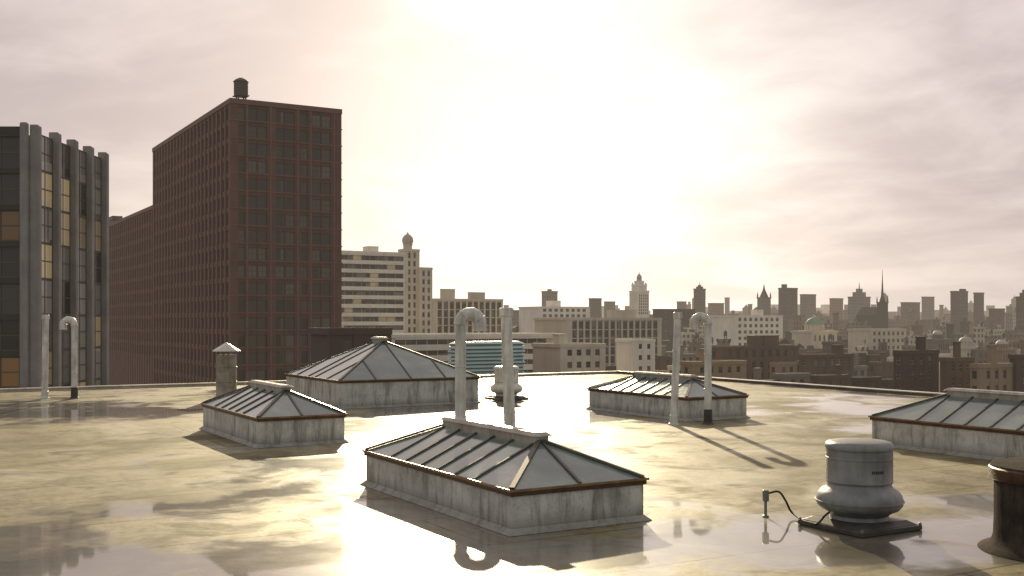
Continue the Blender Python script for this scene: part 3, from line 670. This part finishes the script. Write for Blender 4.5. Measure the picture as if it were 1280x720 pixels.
def spire_thing(name,label,cat,pxc,ybody,yspire,D,hwpx,mat,smat,thin=False):
    REG.append((D,pxc-hwpx,pxc+hwpx,ybody))
    p=D/F; X=(pxc-CX)*p; z=lambda y:CZ+(HY-y)*p-GZ; h=hwpx*p/1.37
    t=thing(name,label,cat,(X,D,GZ),ROT)
    mb=MB(); mb.box(-h,h,-h,h,0,z(ybody)); tw=mb.build('tower',mat,t)
    mb=MB(); mb.box(-h*1.12,h*1.12,-h*1.12,h*1.12,z(ybody),z(ybody)+1); mb.build('cornice',mat,tw)
    dy=yspire-ybody
    pr=[(h*.8,z(ybody)+1),(h*.35,z(ybody+dy*.22)),(h*.22,z(ybody+dy*.45)),(h*.10,z(ybody+dy*.75)),(.12,z(yspire))] if thin else [(h*.95,z(ybody)+1),(h*.5,z(ybody+dy*.42)),(h*.25,z(ybody+dy*.6)),(.15,z(yspire))]
    mb=MB(); mb.lathe(pr,8); mb.build('spire',smat,t)
    for s in (-1,1):
        for q in (-1,1):
            mb=MB(); mb.lathe([(h*.16,z(ybody)+1),(h*.16,z(ybody)+3),(.05,z(ybody)+6)],6,s*h*.95,q*h*.95); mb.build('pinnacle',mat,tw)
    return t,X,h,z
spire_thing('spired_tower','grey tower with a short pointed spire left of the broad dark tower','tower',955,373,355,1000,8,M['grey'],M['dark'])
t,X,h,z=spire_thing('church','dark church with a very tall thin spire, highest point of the right-hand skyline','church',1103,379,337,900,6.5,M['dark'],M['dark'],True)
mb=MB(); Hn=z(394); mb.box(-h*1.0,h*3.4,h*1.01,h*8,0,Hn); mb.build('nave',M['dark'],t)
mb=MB(); x0,x1,y0,y1=-h*1.1,h*3.5,h*1.02,h*8; xm=(x0+x1)/2; mb.add([(x0,y0,Hn),(x1,y0,Hn),(x1,y1,Hn),(x0,y1,Hn),(xm,y0,Hn+7),(xm,y1,Hn+7)],[(0,1,4),(2,3,5),(1,2,5,4),(3,0,4,5),(0,3,2,1)]); mb.build('nave_roof',M['dark'],t)
def dome_building(label,pxc,ytop,ydrum,ybase,D,rpx,mat,dmat,bw=2.0):
    REG.append((D,pxc-rpx,pxc+rpx,ytop+5))
    p=D/F; X=(pxc-CX)*p; z=lambda y:CZ+(HY-y)*p-GZ; r=rpx*p
    t=thing('domed_building',label,'building',(X,D,GZ),ROT)
    mb=MB(); mb.box(-r*bw,r*bw,-r*1.5,r*1.5,0,z(ybase)); mb.box(-r*bw-.4,r*bw+.4,-r*1.5-.4,r*1.5+.4,z(ybase)-.8,z(ybase)+.3); mb.build('wall',mat,t)
    mb=MB(); mb.lathe([(r*.98,z(ybase)),(r*.98,z(ydrum)-.3),(r*1.08,z(ydrum)-.2),(r*1.08,z(ydrum))],28); 
    for k in range(16):
        a=2*math.pi*k/16; mb.box(r*1.02*math.cos(a)-.3,r*1.02*math.cos(a)+.3,r*1.02*math.sin(a)-.3,r*1.02*math.sin(a)+.3,z(ybase),z(ydrum)-.25)
    mb.build('drum',mat,t)
    hh=z(ytop)-z(ydrum); mb=MB(); mb.lathe([(r*math.cos(R(a)),z(ydrum)+hh*.86*math.sin(R(a))) for a in (0,15,30,45,58,70,80)],28); dm=mb.build('dome',dmat,t,True)
    mb=MB(); mb.lathe([(r*.2,z(ydrum)+hh*.82),(r*.18,z(ydrum)+hh*.98),(.05,z(ydrum)+hh*1.15)],12); mb.build('lantern',mat,dm,True)
    for k in range(5):
        put_window(t,r*.25,3.0,M['win'],M['frame'],0,((k-2)*r*.7,-r*1.5-.02,z(ybase)-5))
    return t
dome_building('stone building with a green copper dome, right of centre in the middle distance',1018,395,406,414,560,11,M['cream'],M['green'])
dome_building('building with a small pale dome between the church spire and the dark towers',1207,420,427,434,430,8,M['cream'],M['ddome'],1.6)
dome_building('low building with a small grey dome just left of the pale-domed one',1172,412,418,424,520,6,M['grey'],M['ddome'],2.2)
dome_building('building with a small round dome near the right edge of the picture',1252,424,430,436,420,7,M['tan'],M['ddome'],1.8)
# filler rows
ordw=['first','second','third','fourth','fifth','sixth','seventh','eighth','ninth','tenth','eleventh','twelfth','thirteenth','fourteenth','fifteenth','sixteenth','seventeenth','eighteenth','nineteenth','twentieth']
def ordn(i):
    if i<20: return ordw[i]
    tens={2:'twenty',3:'thirty',4:'forty',5:'fifty',6:'sixty',7:'seventy'}; n=i+1
    if n%10==0: return {30:'thirtieth',40:'fortieth',50:'fiftieth',60:'sixtieth',70:'seventieth'}[n]
    return tens[n//10]+'-'+ordw[n%10-1]
random.seed(41)
rows=[('nearest',265,(930,1300),(464,476),(30,50)),('second-nearest',350,(745,1300),(450,464),(20,38)),('third-nearest',440,(820,1300),(436,452),(15,30)),
('fourth-nearest',540,(690,1300),(424,441),(12,26)),('fifth-nearest',680,(640,1300),(414,429),(10,22)),('sixth-nearest',850,(640,1300),(405,419),(9,19)),
('seventh-nearest',1120,(640,1300),(396,410),(8,17)),('eighth-nearest',1600,(640,1300),(387,402),(7,15)),('farthest',2300,(540,1300),(380,396),(6,13))]
keys=['brown','tan','cream','grey','dark','rose','dark','tan','grey','cream']
wm={'brown':'brown','tan':'tan','cream':'cream','grey':'grey','dark':'dbrown','rose':'brown'}
specs=[]
for ri,(rn,D,(a,b),(y0,y1),(w0,w1)) in enumerate(rows):
    x=a
    while x<b:
        wpx=random.uniform(w0,w1); mk=random.choice(keys); y=random.uniform(y0,y1); dd=D*random.uniform(.94,1.06)
        if D>600 and random.random()<.18: y-=random.uniform(4,13); wpx*=.65
        feat=random.choice([0,1,1,2,3,4,0]) if D<=1200 else random.choice([0,0,1,8])
        specs.append([dd,x,x+wpx,y,ri,mk,feat]); x+=wpx*random.uniform(.9,1.12)
# leave out blocks that stand wholly behind others
roofy=lambda p:(466.5+(775-p)*.030) if p<775 else 466.5+(p-775)*.075
occ={p:roofy(p) for p in range(480,1345)}
allb=[(s[0],s[1],s[2],s[3],i) for i,s in enumerate(specs)]+[(r[0],r[1],r[2],r[3],-1) for r in REG]
keep=set()
for D,a,b,y,i in sorted(allb):
    cs=[p for p in range(int(a),int(b)+1) if p in occ]
    vis=sum(1 for p in cs if p<1278 and y<occ[p]-1.2)
    if vis>=3: keep.add(i)
    elif i>=0: continue
    for p in cs: occ[p]=min(occ[p],y)
cnt=[0]*len(rows)
grp='city blocks spread below the skyline'
for i,(dd,xa,xb,y,ri,mk,feat) in enumerate(specs):
    if i not in keep: continue
    rn,D=rows[ri][0],rows[ri][1]
    if D<500: feat={4:0,2:1,3:1}.get(feat,feat)
    fw={0:'flat-roofed block',1:'block with rooftop box',2:'block with roof tank',3:'block with rooftop box and tank',4:'gable-roofed block',8:'stepped block'}[feat]
    lab=f"{cityc[mk][0]} {fw}, {ordn(cnt[ri])} from left in the {rn} city row"; cnt[ri]+=1
    if D<500: building('city_block',lab,'building',xa,xa+(xb-xa)*.25,xb,y,dd,M[wm[mk]],fl=3.3,pitch=3.2,ww=1.5,wh=1.7,leftwin=True,limit=60,maxrows=5,bulk=1 if feat else 0,pd=.2,sd=.18,group=grp)
    else: far_block(lab,xa,xb,y,dd,mk,'city_block',.28,feat,grp)
print('fillers kept',cnt)
mb=MB()
for k in range(420):
    D=random.uniform(2700,5200); px=random.uniform(520,1330); y=HY-random.uniform(1,13)-(random.random()<.07)*7; w=random.uniform(5,16)*D/F; X=(px-CX)/F*D
    zt=CZ+(HY-y)*D/F; mb.box(X,X+w,D,D+w,GZ,zt)
o=mb.build('distant_skyline',CM['grey']); tag(o,'hazy mass of far-off city roofs along the horizon','skyline',kind='stuff')
far_block('sliver of a dark block seen between the grey finned block and the brick wing',134,152,271,420,'dark','city_block',.4,0)
# ------------------------------------------------------------------ light
EL=R(19.5); AZ=R(-2.8)
Sd=Vector((math.sin(AZ)*math.cos(EL),math.cos(AZ)*math.cos(EL),math.sin(EL)))
sun=bpy.data.lights.new('sun','SUN'); sun.energy=4.8; sun.angle=R(.6); sun.color=(1,.84,.54)
so=bpy.data.objects.new('sun',sun); col.objects.link(so); so.rotation_euler=Sd.to_track_quat('Z','Y').to_euler()
w=bpy.data.worlds.new("World"); sc.world=w; w.use_nodes=True; nt=NT(w.node_tree); bg=w.node_tree.nodes['Background']
sky=nt.n('ShaderNodeTexSky',sky_type='NISHITA'); sky.sun_disc=False; sky.sun_elevation=EL; sky.sun_rotation=AZ%(2*math.pi); sky.dust_density=3
tc=nt.n('ShaderNodeTexCoord'); D_=tc.outputs['Generated']
def dotpow(v,p):
    nd=nt.n('ShaderNodeVectorMath',operation='DOT_PRODUCT'); nt.l(D_,nd.inputs[0]); nd.inputs[1].default_value=v
    return nt.math('POWER',nt.math('MAXIMUM',nd.outputs['Value'],0.0),p)
G=Vector((math.sin(R(2))*math.cos(R(6.5)),math.cos(R(2))*math.cos(R(6.5)),math.sin(R(6.5))))
sp=nt.n('ShaderNodeSeparateXYZ'); nt.l(D_,sp.inputs[0])
zz=nt.math('ADD',nt.math('MAXIMUM',sp.outputs[2],0.0),.22)
cb=nt.n('ShaderNodeCombineXYZ'); nt.l(nt.math('DIVIDE',sp.outputs[0],zz),cb.inputs[0]); nt.l(nt.math('DIVIDE',sp.outputs[1],zz),cb.inputs[1]); cb.inputs[2].default_value=3.7
n1=nt.noise(cb.outputs[0],1.0,8,.5,.5); n2=nt.noise(cb.outputs[0],3.2,7,.55,.4)
cf=nt.step(nt.math('ADD',nt.math('MULTIPLY',n1,.70),nt.math('MULTIPLY',n2,.30)),.39,.62)
base=nt.mix(cf,(.54,.445,.445,1),(.80,.69,.665,1))
hz=nt.math('POWER',nt.math('SUBTRACT',1.0,nt.math('ABSOLUTE',sp.outputs[2])),11.0)
base=nt.mix(nt.math('MULTIPLY',hz,.45),base,(.92,.80,.67,1))
bank=nt.math('MULTIPLY',nt.step(sp.outputs[0],.10,.40),nt.step(sp.outputs[2],.02,.12))
base=nt.mix(nt.math('MULTIPLY',bank,nt.math('MULTIPLY',nt.math('SUBTRACT',1.0,cf),.55)),base,(.50,.40,.405,1))
nis=nt.mix(1.0,sky.outputs[0],(.07,.07,.07,1),'MULTIPLY')
base=nt.mix(.08,base,nis)
# the sky opposite the sun is dimmer and cooler
back=nt.step(nt.math('MULTIPLY',sp.outputs[1],-1.0),-.55,.45)
base=nt.mix(nt.math('MULTIPLY',back,.85),base,(.46,.48,.465,1))
gl=nt.math('MULTIPLY',dotpow(G,40.0),nt.fmix(cf,.80,1.1))
g1=nt.mix(1.0,(.72,.68,.58,1),gl,'MULTIPLY')
g2=nt.mix(1.0,(2.0,1.70,1.25,1),dotpow(Sd,1000.0),'MULTIPLY')
t1=nt.mix(1.0,base,g1,'ADD'); t2=nt.mix(1.0,t1,g2,'ADD')
nt.l(t2,bg.inputs[0]); bg.inputs[1].default_value=1.0
# camera
cam=bpy.data.cameras.new('camera'); co=bpy.data.objects.new('camera',cam); col.objects.link(co); co.location=(0,0,CZ); co.rotation_euler=(R(90),0,0)
cam.sensor_width=36; cam.lens=36*F/1280; cam.shift_y=40/1280; cam.clip_end=30000; cam.clip_start=.1
sc.camera=co
sc.view_settings.view_transform='Standard'; sc.view_settings.look='None'; sc.view_settings.exposure=0
